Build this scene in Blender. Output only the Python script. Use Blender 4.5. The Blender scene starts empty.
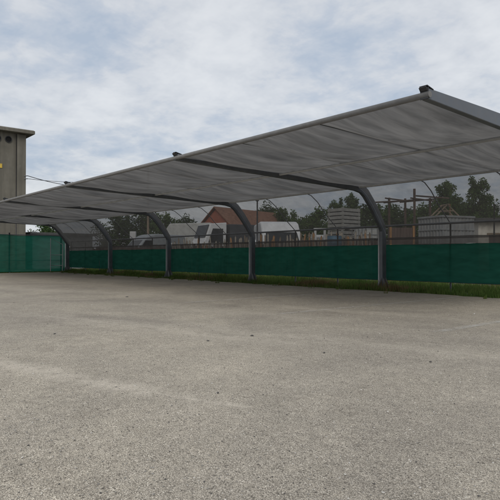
import bpy, bmesh, math, random
from mathutils import Vector, Matrix, noise
R = math.radians
PI = math.pi
rnd = random.Random(11)
sc = bpy.context.scene
COL = sc.collection

# ------------------------------------------------------------------ helpers
class MB:
    """collects faces of one mesh"""
    def __init__(s):
        s.v = []; s.f = []; s.m = []; s.sm = []
    def add(s, verts, faces, mi=0, smooth=False):
        o = len(s.v)
        s.v += [tuple(p) for p in verts]
        s.f += [tuple(i + o for i in f) for f in faces]
        s.m += [mi] * len(faces); s.sm += [smooth] * len(faces)
        return s
    def box(s, c, d, rz=0.0, mi=0, bev=0.0, rx=0.0, ry=0.0):
        bm = bmesh.new()
        bmesh.ops.create_cube(bm, size=1)
        bmesh.ops.scale(bm, vec=d, verts=bm.verts)
        if bev > 0:
            bmesh.ops.bevel(bm, geom=bm.edges[:], offset=bev, segments=2, affect='EDGES', profile=.6)
        M = Matrix.Translation(c) @ Matrix.Rotation(rz, 4, 'Z') @ Matrix.Rotation(ry, 4, 'Y') @ Matrix.Rotation(rx, 4, 'X')
        bmesh.ops.transform(bm, matrix=M, verts=bm.verts)
        bm.verts.index_update()
        s.add([v.co for v in bm.verts], [[v.index for v in f.verts] for f in bm.faces], mi)
        bm.free(); return s
    def tube(s, pts, r, n=10, mi=0, smooth=True, cap=True):
        pts = [Vector(p) for p in pts]
        rs = r if isinstance(r, (list, tuple)) else [r] * len(pts)
        V = []; F = []
        t0 = (pts[1] - pts[0]).normalized()
        ref = Vector((0, 0, 1)) if abs(t0.z) < .9 else Vector((1, 0, 0))
        for i, p in enumerate(pts):
            a = pts[max(i - 1, 0)]; b = pts[min(i + 1, len(pts) - 1)]
            t = (b - a).normalized()
            x = t.cross(ref).normalized(); y = x.cross(t)
            for k in range(n):
                an = 2 * PI * k / n
                V.append(p + (x * math.cos(an) + y * math.sin(an)) * rs[i])
        for i in range(len(pts) - 1):
            for k in range(n):
                F.append((i * n + k, i * n + (k + 1) % n, (i + 1) * n + (k + 1) % n, (i + 1) * n + k))
        s.add(V, F, mi, smooth)
        if cap:
            o = len(s.v) - len(V)
            s.f.append(tuple(o + k for k in range(n))); s.m.append(mi); s.sm.append(False)
            s.f.append(tuple(o + (len(pts) - 1) * n + k for k in range(n - 1, -1, -1))); s.m.append(mi); s.sm.append(False)
        return s
    def prism(s, poly, a, b, axis='x', mi=0, bev=0.0, seg=2):
        """poly of 2-d points extruded from a to b along an axis"""
        bm = bmesh.new()
        mk = {'x': lambda p, t: (t, p[0], p[1]), 'y': lambda p, t: (p[0], t, p[1]), 'z': lambda p, t: (p[0], p[1], t)}[axis]
        va = [bm.verts.new(mk(p, a)) for p in poly]; vb = [bm.verts.new(mk(p, b)) for p in poly]
        n = len(poly)
        bm.faces.new(va[::-1]); bm.faces.new(vb)
        for i in range(n): bm.faces.new((va[i], va[(i + 1) % n], vb[(i + 1) % n], vb[i]))
        bmesh.ops.recalc_face_normals(bm, faces=bm.faces)
        if bev > 0:
            bmesh.ops.bevel(bm, geom=bm.edges[:], offset=bev, segments=seg, affect='EDGES', profile=.6)
        bm.verts.index_update()
        s.add([v.co for v in bm.verts], [[v.index for v in f.verts] for f in bm.faces], mi)
        bm.free(); return s
    def disc(s, c, r, normal, h=.02, n=24, mi=0):
        c = Vector(c); nn = Vector(normal).normalized()
        return s.tube([c - nn * h / 2, c + nn * h / 2], r, n, mi, smooth=False)
    def build(s, name, mats, parent=None):
        me = bpy.data.meshes.new(name)
        me.from_pydata(s.v, [], s.f)
        for m in (mats if isinstance(mats, (list, tuple)) else [mats]): me.materials.append(m)
        me.polygons.foreach_set('material_index', s.m)
        me.polygons.foreach_set('use_smooth', s.sm)
        me.update()
        o = bpy.data.objects.new(name, me); COL.objects.link(o)
        if parent: o.parent = parent
        return o

def tag(o, label, cat, group=None, kind=None):
    if label: o['label'] = label
    if cat: o['category'] = cat
    if group: o['group'] = group
    if kind: o['kind'] = kind
    return o
def struct(o, kind='structure'):
    o['kind'] = kind; return o
def thing(name, loc, rz, label, cat, group=None):
    o = bpy.data.objects.new(name, None); COL.objects.link(o)
    o.location = loc; o.rotation_euler = (0, 0, rz)
    return tag(o, label, cat, group)
def copy_tree(o, parent=None):
    c = o.copy(); COL.objects.link(c); c.parent = parent
    for ch in o.children: copy_tree(ch, c)
    return c

# ------------------------------------------------------------------ camera
CA = R(49.84); F_PX = 551.0; HY = 256.0; CH = .842
FWD = Vector((-math.sin(CA), math.cos(CA), 0)); RGT = Vector((math.cos(CA), math.sin(CA), 0))
RZ0 = CA
cam = bpy.data.cameras.new('camera'); co = bpy.data.objects.new('camera', cam); COL.objects.link(co)
co.location = (0, 0, CH); cam.sensor_width = 36; cam.lens = 36 * F_PX / 500
co.rotation_euler = (R(90) + math.atan((HY - 250) / F_PX), 0, CA)
cam.clip_end = 3000; cam.clip_start = .05
sc.camera = co
def at(px, Z, z=0.0):
    """ground position at a bearing and a depth in metres"""
    p = FWD * Z + RGT * ((px - 250) / F_PX * Z)
    return Vector((p.x, p.y, z))
def hz(py, Z): return (HY - py) / F_PX * Z + CH

# ------------------------------------------------------------------ materials
def newmat(name):
    m = bpy.data.materials.new(name); m.use_nodes = True
    nt = m.node_tree; nt.nodes.clear()
    out = nt.nodes.new('ShaderNodeOutputMaterial')
    return m, nt, out
def N(nt, typ, **kw):
    n = nt.nodes.new(typ)
    for k, v in kw.items(): setattr(n, k, v)
    return n
def noise_n(nt, vec, scale, detail=5, rough=.6, dist=0):
    n = N(nt, 'ShaderNodeTexNoise'); n.inputs['Scale'].default_value = scale
    n.inputs['Detail'].default_value = detail; n.inputs['Roughness'].default_value = rough
    n.inputs['Distortion'].default_value = dist
    nt.links.new(vec, n.inputs['Vector']); return n
def ramp(nt, fac, stops):
    r = N(nt, 'ShaderNodeValToRGB'); e = r.color_ramp.elements
    while len(e) < len(stops): e.new(.5)
    for i, (p, c) in enumerate(stops):
        e[i].position = p; e[i].color = (*c, 1) if len(c) == 3 else c
    nt.links.new(fac, r.inputs[0]); return r
def coords(nt, scale=(1, 1, 1), kind='Object'):
    t = N(nt, 'ShaderNodeTexCoord'); mp = N(nt, 'ShaderNodeMapping'); mp.inputs['Scale'].default_value = scale
    nt.links.new(t.outputs[kind], mp.inputs[0]); return mp.outputs[0]
def mixc(nt, fac, a, b, mode='MIX'):
    m = N(nt, 'ShaderNodeMix', data_type='RGBA', blend_type=mode)
    for sock, v in ((m.inputs[0], fac), (m.inputs[6], a), (m.inputs[7], b)):
        if hasattr(v, 'links') or hasattr(v, 'is_linked'): nt.links.new(v, sock)
        elif isinstance(v, (int, float)): sock.default_value = v
        else: sock.default_value = (*v, 1)
    return m.outputs[2]
def math_n(nt, op, a, b=None, clamp=False):
    m = N(nt, 'ShaderNodeMath', operation=op, use_clamp=clamp)
    for i, v in enumerate((a, b)):
        if v is None: continue
        if isinstance(v, (int, float)): m.inputs[i].default_value = v
        else: nt.links.new(v, m.inputs[i])
    return m.outputs[0]
def bump(nt, h, strength, dist=.02):
    b = N(nt, 'ShaderNodeBump'); b.inputs['Strength'].default_value = strength; b.inputs['Distance'].default_value = dist
    nt.links.new(h, b.inputs['Height']); return b.outputs[0]

def simple(name, col, rough=.6, metal=0, var=.25, scale=3.0, sc3=(1, 1, 1), dirt=None, dirt_amt=.4, bmp=.0, coat=0):
    """painted / plain surface with blotchy wear"""
    m, nt, out = newmat(name)
    v = coords(nt, sc3)
    n1 = noise_n(nt, v, scale, 6, .65)
    lo = tuple(c * (1 - var) for c in col); hi = tuple(min(1, c * (1 + var)) for c in col)
    c = ramp(nt, n1.outputs[0], [(.3, lo), (.7, hi)]).outputs[0]
    if dirt:
        n2 = noise_n(nt, v, scale * 2.3, 8, .7, .5)
        f = ramp(nt, n2.outputs[0], [(.48, (0, 0, 0)), (.72, (dirt_amt,) * 3)]).outputs[0]
        c = mixc(nt, f, c, dirt)
    p = N(nt, 'ShaderNodeBsdfPrincipled')
    nt.links.new(c, p.inputs['Base Color']); p.inputs['Metallic'].default_value = metal
    rr = ramp(nt, n1.outputs[0], [(.2, (max(0, rough - .12),) * 3), (.8, (min(1, rough + .12),) * 3)])
    nt.links.new(rr.outputs[0], p.inputs['Roughness'])
    if bmp: nt.links.new(bump(nt, noise_n(nt, v, scale * 12, 4).outputs[0], bmp, .01), p.inputs['Normal'])
    nt.links.new(p.outputs[0], out.inputs[0]); return m

def net(name, col, transp, trans, scale=8, var=.2, streak=(1, 1, 1)):
    """knitted shade net: fibres finer than any pixel, so part of the light passes straight through"""
    m, nt, out = newmat(name)
    v = coords(nt, streak)
    n1 = noise_n(nt, v, scale, 5, .6, .25 if name == 'canopy_shade_net' else 0)
    c = ramp(nt, n1.outputs[0], [(.3, tuple(x * (1 - var) for x in col)), (.7, tuple(x * (1 + var) for x in col))]).outputs[0]
    d = N(nt, 'ShaderNodeBsdfDiffuse'); t = N(nt, 'ShaderNodeBsdfTranslucent'); tr = N(nt, 'ShaderNodeBsdfTransparent')
    nt.links.new(c, d.inputs[0]); nt.links.new(c, t.inputs[0])
    fine = noise_n(nt, coords(nt), 60, 3)
    b = bump(nt, fine.outputs[0], .15, .004)
    nt.links.new(b, d.inputs['Normal'])
    a1 = N(nt, 'ShaderNodeMixShader'); a1.inputs[0].default_value = trans
    nt.links.new(d.outputs[0], a1.inputs[1]); nt.links.new(t.outputs[0], a1.inputs[2])
    a2 = N(nt, 'ShaderNodeMixShader')
    f = ramp(nt, n1.outputs[0], [(.25, (transp * .88,) * 3), (.75, (min(1, transp * 1.12),) * 3)])
    nt.links.new(f.outputs[0], a2.inputs[0])
    nt.links.new(a1.outputs[0], a2.inputs[1]); nt.links.new(tr.outputs[0], a2.inputs[2])
    nt.links.new(a2.outputs[0], out.inputs[0]); return m

M_STEEL = simple('grey_steel', (.115, .125, .14), .45, .3, .2, 5, dirt=(.16, .14, .11), dirt_amt=.35)
M_TUBE = simple('galvanised_tube', (.46, .47, .48), .5, .15, .12, 6)
M_FOOT = simple('weathered_foot_plate', (.19, .195, .205), .6, .2, .3, 7, dirt=(.14, .10, .07), dirt_amt=.6)
M_BLACK = simple('black_plastic', (.02, .02, .022), .5)
M_HOLE = simple('opening_shade_black', (.006, .006, .006), 1)
M_TANK = simple('milky_plastic', (.62, .63, .60), .5, 0, .12, 4, dirt=(.4, .37, .3), dirt_amt=.3)
M_BLUE = simple('faded_blue_plastic', (.07, .16, .24), .5, 0, .2, 4)
M_DARKWIRE = simple('dark_wire', (.05, .05, .055), .5, .3)
M_ROLL = simple('fabric_roll', (.165, .162, .157), .8, 0, .15, 12, bmp=.1)
M_CANOPY = net('canopy_shade_net', (.166, .160, .152), .016, .5, 2.4, .36, (2.6, .30, 1))
M_REARNET = net('dark_shade_net', (.092, .086, .080), .255, .35, 4, .12)
M_REARDENSE = net('dense_dark_shade_net', (.125, .117, .107), .075, .35, 4, .12)
M_HEM = net('net_hem', (.10, .092, .085), .10, .3, 5, .15)
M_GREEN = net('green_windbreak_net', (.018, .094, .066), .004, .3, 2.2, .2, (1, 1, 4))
M_GREEN_BACKLIT = net('green_net_painted_backlit', (.024, .205, .140), .11, .60, 2, .2, (1, 1, 3))  # brighter copy of the windbreak green, backlight put into the colour
M_WHITE = simple('white_paint', (.80, .80, .79), .35, 0, .06, 3, dirt=(.45, .42, .37), dirt_amt=.25)
M_GLASS = simple('dark_glass', (.015, .018, .02), .08, 0, .2, 2)
M_RUBBER = simple('tyre_rubber', (.025, .025, .026), .8)
M_RIM = simple('wheel_rim', (.35, .35, .36), .4, .7)
M_LAMP = simple('headlight_lens', (.6, .62, .63), .12)
M_RUST = simple('rusty_steel', (.105, .066, .048), .85, 0, .4, 9, dirt=(.06, .045, .04), dirt_amt=.6, bmp=.2)
M_WOOD = simple('weathered_wood', (.24, .185, .13), .85, 0, .35, 6, (1, 1, .25), dirt=(.1, .07, .05), dirt_amt=.5)
M_PALEWOOD = simple('pale_wood', (.40, .355, .29), .8, 0, .35, 6, (1, 1, .3), dirt=(.25, .18, .12), dirt_amt=.6)
M_ORANGE = simple('orange_wood', (.42, .22, .09), .8, 0, .3, 6, (1, 1, .3))
M_BROWN = simple('brown_boards', (.13, .09, .075), .85, 0, .35, 5, (3, 3, .3), dirt=(.07, .05, .045), dirt_amt=.6)
M_GREYBOX = simple('grey_painted_sheet', (.30, .31, .31), .55, .1, .15, 3, (1, 1, .3), dirt=(.2, .15, .11), dirt_amt=.4)
M_CRATE = simple('grey_crate', (.33, .325, .30), .75, 0, .2, 5, dirt=(.2, .17, .13), dirt_amt=.5)
M_CREAM = simple('cream_render', (.68, .64, .56), .9, 0, .15, 1.2, (1, 1, .4), dirt=(.25, .21, .17), dirt_amt=.5, bmp=.1)
M_DARKROOF = simple('dark_roofing', (.07, .068, .066), .85, 0, .25, 2)
M_PALE = simple('pale_tarpaulin', (.52, .52, .49), .6, 0, .12, 1.5, dirt=(.3, .28, .25), dirt_amt=.4)
M_DARKTARP = simple('dark_tarpaulin', (.05, .055, .062), .6, 0, .25, 2)
M_GREENP = simple('green_paint', (.03, .22, .14), .5)
M_BARK = simple('bark', (.10, .08, .06), .95, 0, .35, 6, (1, 1, .3), bmp=.3)
M_YELLOW = simple('yellow_enamel', (.62, .42, .06), .4)
M_STONE_D = simple('dark_stone', (.09, .085, .08), .9, 0, .4, 20)
M_STONE_L = simple('pale_stone', (.55, .53, .49), .9, 0, .3, 20)

def brick_mat():
    m, nt, out = newmat('red_brick')
    t = N(nt, 'ShaderNodeTexCoord')
    sx = N(nt, 'ShaderNodeSeparateXYZ'); nt.links.new(t.outputs['Object'], sx.inputs[0])
    cx = N(nt, 'ShaderNodeCombineXYZ')
    nt.links.new(math_n(nt, 'ADD', sx.outputs[0], sx.outputs[1]), cx.inputs[0]); nt.links.new(sx.outputs[2], cx.inputs[1])
    b = N(nt, 'ShaderNodeTexBrick'); nt.links.new(cx.outputs[0], b.inputs[0])
    b.inputs['Color1'].default_value = (.46, .12, .065, 1); b.inputs['Color2'].default_value = (.36, .09, .05, 1)
    b.inputs['Mortar'].default_value = (.30, .26, .22, 1); b.inputs['Scale'].default_value = 4
    b.inputs['Mortar Size'].default_value = .012; b.inputs['Row Height'].default_value = .28; b.inputs['Brick Width'].default_value = 1.0
    n = noise_n(nt, t.outputs['Object'], 1.3, 6)
    c = mixc(nt, .35, b.outputs[0], ramp(nt, n.outputs[0], [(.3, (.15, .07, .05)), (.7, (.4, .14, .09))]).outputs[0])
    p = N(nt, 'ShaderNodeBsdfPrincipled'); p.inputs['Roughness'].default_value = .9
    nt.links.new(c, p.inputs['Base Color']); nt.links.new(p.outputs[0], out.inputs[0]); return m
M_BRICK = brick_mat()
def tile_mat():
    m, nt, out = newmat('clay_roof_tiles')
    v = coords(nt)
    n = noise_n(nt, v, 3.5, 7, .7)
    c = ramp(nt, n.outputs[0], [(.3, (.17, .085, .055)), (.55, (.30, .145, .09)), (.75, (.36, .21, .145))]).outputs[0]
    w = N(nt, 'ShaderNodeTexWave', wave_type='BANDS', bands_direction='Y'); w.inputs['Scale'].default_value = 2.2
    nt.links.new(v, w.inputs['Vector'])
    p = N(nt, 'ShaderNodeBsdfPrincipled'); p.inputs['Roughness'].default_value = .9
    nt.links.new(c, p.inputs['Base Color']); nt.links.new(bump(nt, w.outputs['Fac'], .8, .05), p.inputs['Normal'])
    nt.links.new(p.outputs[0], out.inputs[0]); return m
M_TILE = tile_mat()

def plaster_mat():
    m, nt, out = newmat('stained_concrete_render')
    v = coords(nt)
    big = noise_n(nt, v, .7, 6, .6)
    st = noise_n(nt, coords(nt, (3, 3, .16)), 1.6, 7, .7)
    c = ramp(nt, big.outputs[0], [(.3, (.125, .115, .092)), (.7, (.19, .175, .142))]).outputs[0]
    f = ramp(nt, st.outputs[0], [(.42, (0, 0, 0)), (.7, (.6, .6, .6))]).outputs[0]
    c = mixc(nt, f, c, (.075, .069, .056))
    pt = noise_n(nt, v, 2.3, 4, .5, .4)
    f2 = ramp(nt, pt.outputs[0], [(.62, (0, 0, 0)), (.7, (.35, .35, .35))]).outputs[0]
    c = mixc(nt, f2, c, (.18, .17, .15))
    p = N(nt, 'ShaderNodeBsdfPrincipled'); p.inputs['Roughness'].default_value = .92
    nt.links.new(c, p.inputs['Base Color'])
    nt.links.new(bump(nt, noise_n(nt, v, 25, 5).outputs[0], .3, .01), p.inputs['Normal'])
    nt.links.new(p.outputs[0], out.inputs[0]); return m
M_PLASTER = plaster_mat()

def leaf_mat(name, a, b):
    m, nt, out = newmat(name)
    n = noise_n(nt, coords(nt), 1.7, 4)
    info = N(nt, 'ShaderNodeObjectInfo')
    c = ramp(nt, n.outputs[0], [(.35, a), (.65, b)]).outputs[0]
    d = N(nt, 'ShaderNodeBsdfDiffuse'); t = N(nt, 'ShaderNodeBsdfTranslucent')
    nt.links.new(c, d.inputs[0]); nt.links.new(c, t.inputs[0])
    a1 = N(nt, 'ShaderNodeMixShader'); a1.inputs[0].default_value = .3
    nt.links.new(d.outputs[0], a1.inputs[1]); nt.links.new(t.outputs[0], a1.inputs[2])
    nt.links.new(a1.outputs[0], out.inputs[0]); return m
M_LEAF = leaf_mat('leaves_mid_green', (.058, .115, .034), (.12, .18, .055))
M_LEAF2 = leaf_mat('leaves_dark_green', (.042, .075, .03), (.082, .122, .048))
M_GRASS = leaf_mat('grass_blades', (.075, .13, .034), (.14, .185, .055))
M_DRY = leaf_mat('dry_grass_blades', (.16, .12, .06), (.22, .17, .09))

def gravel_mat():
    """worn parking lot: fine crushed stone rolled into old asphalt"""
    m, nt, out = newmat('worn_gravel_asphalt')
    v = coords(nt)
    def vor(scale, feat='F1'):
        n = N(nt, 'ShaderNodeTexVoronoi', feature=feat); n.inputs['Scale'].default_value = scale
        wv = N(nt, 'ShaderNodeVectorMath', operation='ADD')
        nz = noise_n(nt, v, scale * .6, 2); sc_ = N(nt, 'ShaderNodeVectorMath', operation='SCALE'); sc_.inputs['Scale'].default_value = .9 / scale
        nt.links.new(nz.outputs['Color'], sc_.inputs[0]); nt.links.new(v, wv.inputs[0]); nt.links.new(sc_.outputs[0], wv.inputs[1])
        nt.links.new(wv.outputs[0], n.inputs['Vector']); return n
    vA = vor(185); vB = vor(75); vC = vor(360)
    bwA = N(nt, 'ShaderNodeSeparateColor'); nt.links.new(vA.outputs['Color'], bwA.inputs[0])
    bwC = N(nt, 'ShaderNodeSeparateColor'); nt.links.new(vC.outputs['Color'], bwC.inputs[0])
    bwB = N(nt, 'ShaderNodeSeparateColor'); nt.links.new(vB.outputs['Color'], bwB.inputs[0])
    stone = ramp(nt, bwA.outputs[0], [(0, (.10, .092, .082)), (.22, (.25, .228, .196)), (.6, (.43, .398, .348)), (.9, (.55, .515, .455)), (1, (.68, .65, .59))]).outputs[0]
    sand = ramp(nt, bwC.outputs[0], [(0, (.12, .11, .096)), (.3, (.33, .302, .26)), (.7, (.45, .416, .362)), (1, (.62, .585, .52))]).outputs[0]
    c = mixc(nt, math_n(nt, 'GREATER_THAN', bwB.outputs[1], .45), stone, sand)
    # tiny dark pits between the stones
    pit = ramp(nt, vA.outputs['Distance'], [(.42, (0, 0, 0)), (.75, (.75, .75, .75))]).outputs[0]
    c = mixc(nt, pit, c, (.14, .13, .115))
    # metre-sized wear
    big = noise_n(nt, v, .38, 8, .66, .7)
    tone = ramp(nt, big.outputs[0], [(.30, (.98, .945, .90)), (.5, (1.21, 1.165, 1.09)), (.66, (1.44, 1.38, 1.27))]).outputs[0]
    c = mixc(nt, 1.0, c, tone, 'MULTIPLY')
    st = ramp(nt, noise_n(nt, coords(nt, (1, 1.6, 1)), .85, 7, .68, .8).outputs[0], [(.56, (1, 1, 1)), (.70, (.84, .835, .83))]).outputs[0]
    c = mixc(nt, 1.0, c, st, 'MULTIPLY')
    mid = noise_n(nt, v, 2.6, 6, .7)
    c = mixc(nt, 1.0, c, ramp(nt, mid.outputs[0], [(.3, (.88, .88, .88)), (.7, (1.1, 1.1, 1.1))]).outputs[0], 'MULTIPLY')
    clump = noise_n(nt, v, 15, 5, .72)
    c = mixc(nt, 1.0, c, ramp(nt, clump.outputs[0], [(.3, (.84, .835, .83)), (.5, (.99, .99, .99)), (.7, (1.16, 1.155, 1.14))]).outputs[0], 'MULTIPLY')
    # pale swept ridges of loose fines left by wheels
    sx = N(nt, 'ShaderNodeSeparateXYZ'); nt.links.new(v, sx.inputs[0])
    wob = math_n(nt, 'MULTIPLY', math_n(nt, 'SUBTRACT', noise_n(nt, v, .9, 5).outputs[0], .5), .9)
    tot = None
    for (x0, y0, x1, y1, w, amt) in STREAKS:
        dx, dy = x1 - x0, y1 - y0; L = math.hypot(dx, dy); dx /= L; dy /= L
        rx = math_n(nt, 'SUBTRACT', sx.outputs[0], x0); ry = math_n(nt, 'SUBTRACT', sx.outputs[1], y0)
        along = math_n(nt, 'ADD', math_n(nt, 'MULTIPLY', rx, dx), math_n(nt, 'MULTIPLY', ry, dy))
        perp = math_n(nt, 'ADD', math_n(nt, 'SUBTRACT', math_n(nt, 'MULTIPLY', rx, -dy), math_n(nt, 'MULTIPLY', ry, -dx)), math_n(nt, 'MULTIPLY', wob, min(1, w * 2.5)))
        a = math_n(nt, 'SUBTRACT', 1, math_n(nt, 'DIVIDE', math_n(nt, 'ABSOLUTE', perp), w), True)
        e = math_n(nt, 'MULTIPLY', math_n(nt, 'SUBTRACT', 1, math_n(nt, 'DIVIDE', math_n(nt, 'ABSOLUTE', math_n(nt, 'SUBTRACT', along, L / 2)), L / 2), True), 2.5, True)
        f = math_n(nt, 'MULTIPLY', math_n(nt, 'MULTIPLY', a, e), amt)
        tot = f if tot is None else math_n(nt, 'MAXIMUM', tot, f)
    brk = ramp(nt, noise_n(nt, v, 7, 8, .82).outputs[0], [(.40, (0, 0, 0)), (.58, (1, 1, 1))]).outputs[0]
    tot = math_n(nt, 'MULTIPLY', tot, brk)
    grain = ramp(nt, bwC.outputs[1], [(0, (.40, .35, .28)), (.5, (.60, .535, .44)), (1, (.92, .83, .70))]).outputs[0]
    c = mixc(nt, tot, c, grain)
    p = N(nt, 'ShaderNodeBsdfPrincipled'); p.inputs['Roughness'].default_value = .93; p.inputs['Specular IOR Level'].default_value = .2
    nt.links.new(c, p.inputs['Base Color'])
    h = math_n(nt, 'ADD', math_n(nt, 'MULTIPLY', vA.outputs['Distance'], -.6), math_n(nt, 'MULTIPLY', vB.outputs['Distance'], -.3))
    h = math_n(nt, 'ADD', h, math_n(nt, 'MULTIPLY', bwA.outputs[1], .4))
    nt.links.new(bump(nt, h, .8, .006), p.inputs['Normal'])
    nt.links.new(p.outputs[0], out.inputs[0]); return m
# x0, y0, x1, y1, half width, amount (metres on the lot)
STREAKS = [(-5.6, .95, -2.45, 1.95, .17, .85), (-3.3, 1.62, -2.3, 2.02, .05, 1.0), (-7.4, 6.2, -3.6, 6.9, .3, .5), (-8.6, 2.6, -3.2, 3.9, .35, .5), (-9.5, 4.6, -4.4, 5.6, .45, .45),
           (-16, 4.2, -9, 6.6, .6, .45), (-6.4, 3.6, -1.2, 4.7, .28, .4), (-24, 8.2, -13, 9.2, .7, .4)]
M_GRAVEL = gravel_mat()

def dirt_mat():
    m, nt, out = newmat('bare_yard_earth')
    v = coords(nt)
    n = noise_n(nt, v, .25, 8, .65); n2 = noise_n(nt, v, 6, 6, .7)
    c = ramp(nt, n.outputs[0], [(.35, (.09, .08, .055)), (.5, (.16, .14, .105)), (.65, (.07, .085, .035))]).outputs[0]
    c = mixc(nt, .4, c, ramp(nt, n2.outputs[0], [(.3, (.07, .06, .045)), (.7, (.2, .18, .14))]).outputs[0])
    p = N(nt, 'ShaderNodeBsdfPrincipled'); p.inputs['Roughness'].default_value = .95
    nt.links.new(c, p.inputs['Base Color']); nt.links.new(bump(nt, n2.outputs[0], .5, .04), p.inputs['Normal'])
    nt.links.new(p.outputs[0], out.inputs[0]); return m
M_DIRT = dirt_mat()

M_VERGE = simple('verge_earth', (.045, .05, .024), .95, 0, .4, 2.5, dirt=(.10, .08, .05), dirt_amt=.6, bmp=.3)
def line_mat():
    m, nt, out = newmat('worn_white_line')
    v = coords(nt)
    n = noise_n(nt, v, 3.2, 8, .75); g = noise_n(nt, v, 60, 3, .7)
    k = math_n(nt, 'ADD', math_n(nt, 'MULTIPLY', n.outputs[0], .6), math_n(nt, 'MULTIPLY', g.outputs[0], .4))
    f = ramp(nt, k, [(.41, (0, 0, 0)), (.60, (.66, .66, .66))])
    d = N(nt, 'ShaderNodeBsdfDiffuse'); d.inputs[0].default_value = (.60, .58, .53, 1)
    t = N(nt, 'ShaderNodeBsdfTransparent'); a = N(nt, 'ShaderNodeMixShader')
    nt.links.new(f.outputs[0], a.inputs[0]); nt.links.new(t.outputs[0], a.inputs[1]); nt.links.new(d.outputs[0], a.inputs[2])
    nt.links.new(a.outputs[0], out.inputs[0]); return m
M_LINE = line_mat()

# ------------------------------------------------------------------ world, sun
SUN_EL, SUN_AZ = R(36), R(-52)       # azimuth of the sun measured from +X
w = bpy.data.worlds.new('World'); sc.world = w; w.use_nodes = True
nt = w.node_tree; nt.nodes.clear()
wo = N(nt, 'ShaderNodeOutputWorld'); bg = N(nt, 'ShaderNodeBackground'); bg.inputs[1].default_value = .1
sky = N(nt, 'ShaderNodeTexSky', sky_type='NISHITA'); sky.sun_disc = False
sky.sun_elevation = SUN_EL; sky.sun_rotation = R(90) - SUN_AZ; sky.air_density = 1.2; sky.dust_density = 2.0
tc = N(nt, 'ShaderNodeTexCoord'); sx = N(nt, 'ShaderNodeSeparateXYZ'); nt.links.new(tc.outputs['Generated'], sx.inputs[0])
den = math_n(nt, 'ADD', math_n(nt, 'MAXIMUM', sx.outputs[2], 0), .22)
cv = N(nt, 'ShaderNodeCombineXYZ')
nt.links.new(math_n(nt, 'DIVIDE', sx.outputs[0], den), cv.inputs[0]); nt.links.new(math_n(nt, 'DIVIDE', sx.outputs[1], den), cv.inputs[1])
n1 = noise_n(nt, cv.outputs[0], 1.7, 9, .57, .15); n2 = noise_n(nt, cv.outputs[0], 7.5, 9, .60, .2)
k = math_n(nt, 'ADD', math_n(nt, 'MULTIPLY', n1.outputs[0], .66), math_n(nt, 'MULTIPLY', n2.outputs[0], .34))
cl = ramp(nt, k, [(.39, (.40, .465, .56)), (.46, (.49, .535, .605)), (.515, (.585, .61, .65)), (.585, (.655, .675, .705)), (.68, (.72, .735, .755))])
gain = N(nt, 'ShaderNodeMapRange'); nt.links.new(sx.outputs[2], gain.inputs[0])
gain.inputs[1].default_value = .42; gain.inputs[2].default_value = 1; gain.inputs[3].default_value = 10; gain.inputs[4].default_value = 11
sv = N(nt, 'ShaderNodeVectorMath', operation='SCALE'); nt.links.new(cl.outputs[0], sv.inputs[0]); nt.links.new(gain.outputs[0], sv.inputs['Scale'])
nt.links.new(mixc(nt, .9, sky.outputs[0], sv.outputs[0]), bg.inputs[0]); nt.links.new(bg.outputs[0], wo.inputs[0])
sl = bpy.data.lights.new('sun', 'SUN'); so = bpy.data.objects.new('sun', sl); COL.objects.link(so)
sl.energy = 1.45; sl.angle = R(34); sl.color = (1, .96, .9)
sd = Vector((math.cos(SUN_AZ) * math.cos(SUN_EL), math.sin(SUN_AZ) * math.cos(SUN_EL), math.sin(SUN_EL)))
so.rotation_euler = sd.to_track_quat('Z', 'Y').to_euler(); so.location = (0, 0, 30)
sc.view_settings.view_transform = 'Standard'; sc.view_settings.look = 'None'
sc.view_settings.exposure = .2; sc.view_settings.gamma = 1; sc.view_settings.use_curve_mapping = False
sc.render.engine = 'CYCLES'; sc.cycles.use_denoising = True
sc.cycles.max_bounces = 8; sc.cycles.transparent_max_bounces = 24

# ------------------------------------------------------------------ ground
YP = 11.36                                    # line of the posts
g = MB().add([(-900, -900, -.02), (900, -900, -.02), (900, 900, -.02), (-900, 900, -.02)], [(0, 1, 2, 3)])
struct(g.build('ground', M_DIRT))
lot = MB()
xs = [-33.6 + i * .5 for i in range(120)]
top = [11.0 + .22 * noise.noise((x * .8, 3, 0)) + .1 * noise.noise((x * 3.1, 7, 0)) for x in xs]
V = [(x, -25, 0) for x in xs] + [(x, t, 0) for x, t in zip(xs, top)]
n = len(xs)
lot.add(V, [(i, i + 1, n + i + 1, n + i) for i in range(n - 1)])
struct(lot.build('parking_lot', M_GRAVEL))
verge = MB().add([(-60, 10.4, -.008), (30, 10.4, -.008), (30, 16.5, -.008), (-60, 16.5, -.008)], [(0, 1, 2, 3)])
struct(verge.build('verge', M_VERGE))
pl = MB()
for k in range(9):
    X = -3.34 - 2.5 * k
    pl.add([(X - .055, 5.5, .004), (X + .055, 5.5, .004), (X + .055, 10.45, .004), (X - .055, 10.45, .004)], [(0, 1, 2, 3)])
struct(pl.build('parking_lines', M_LINE))

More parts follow.
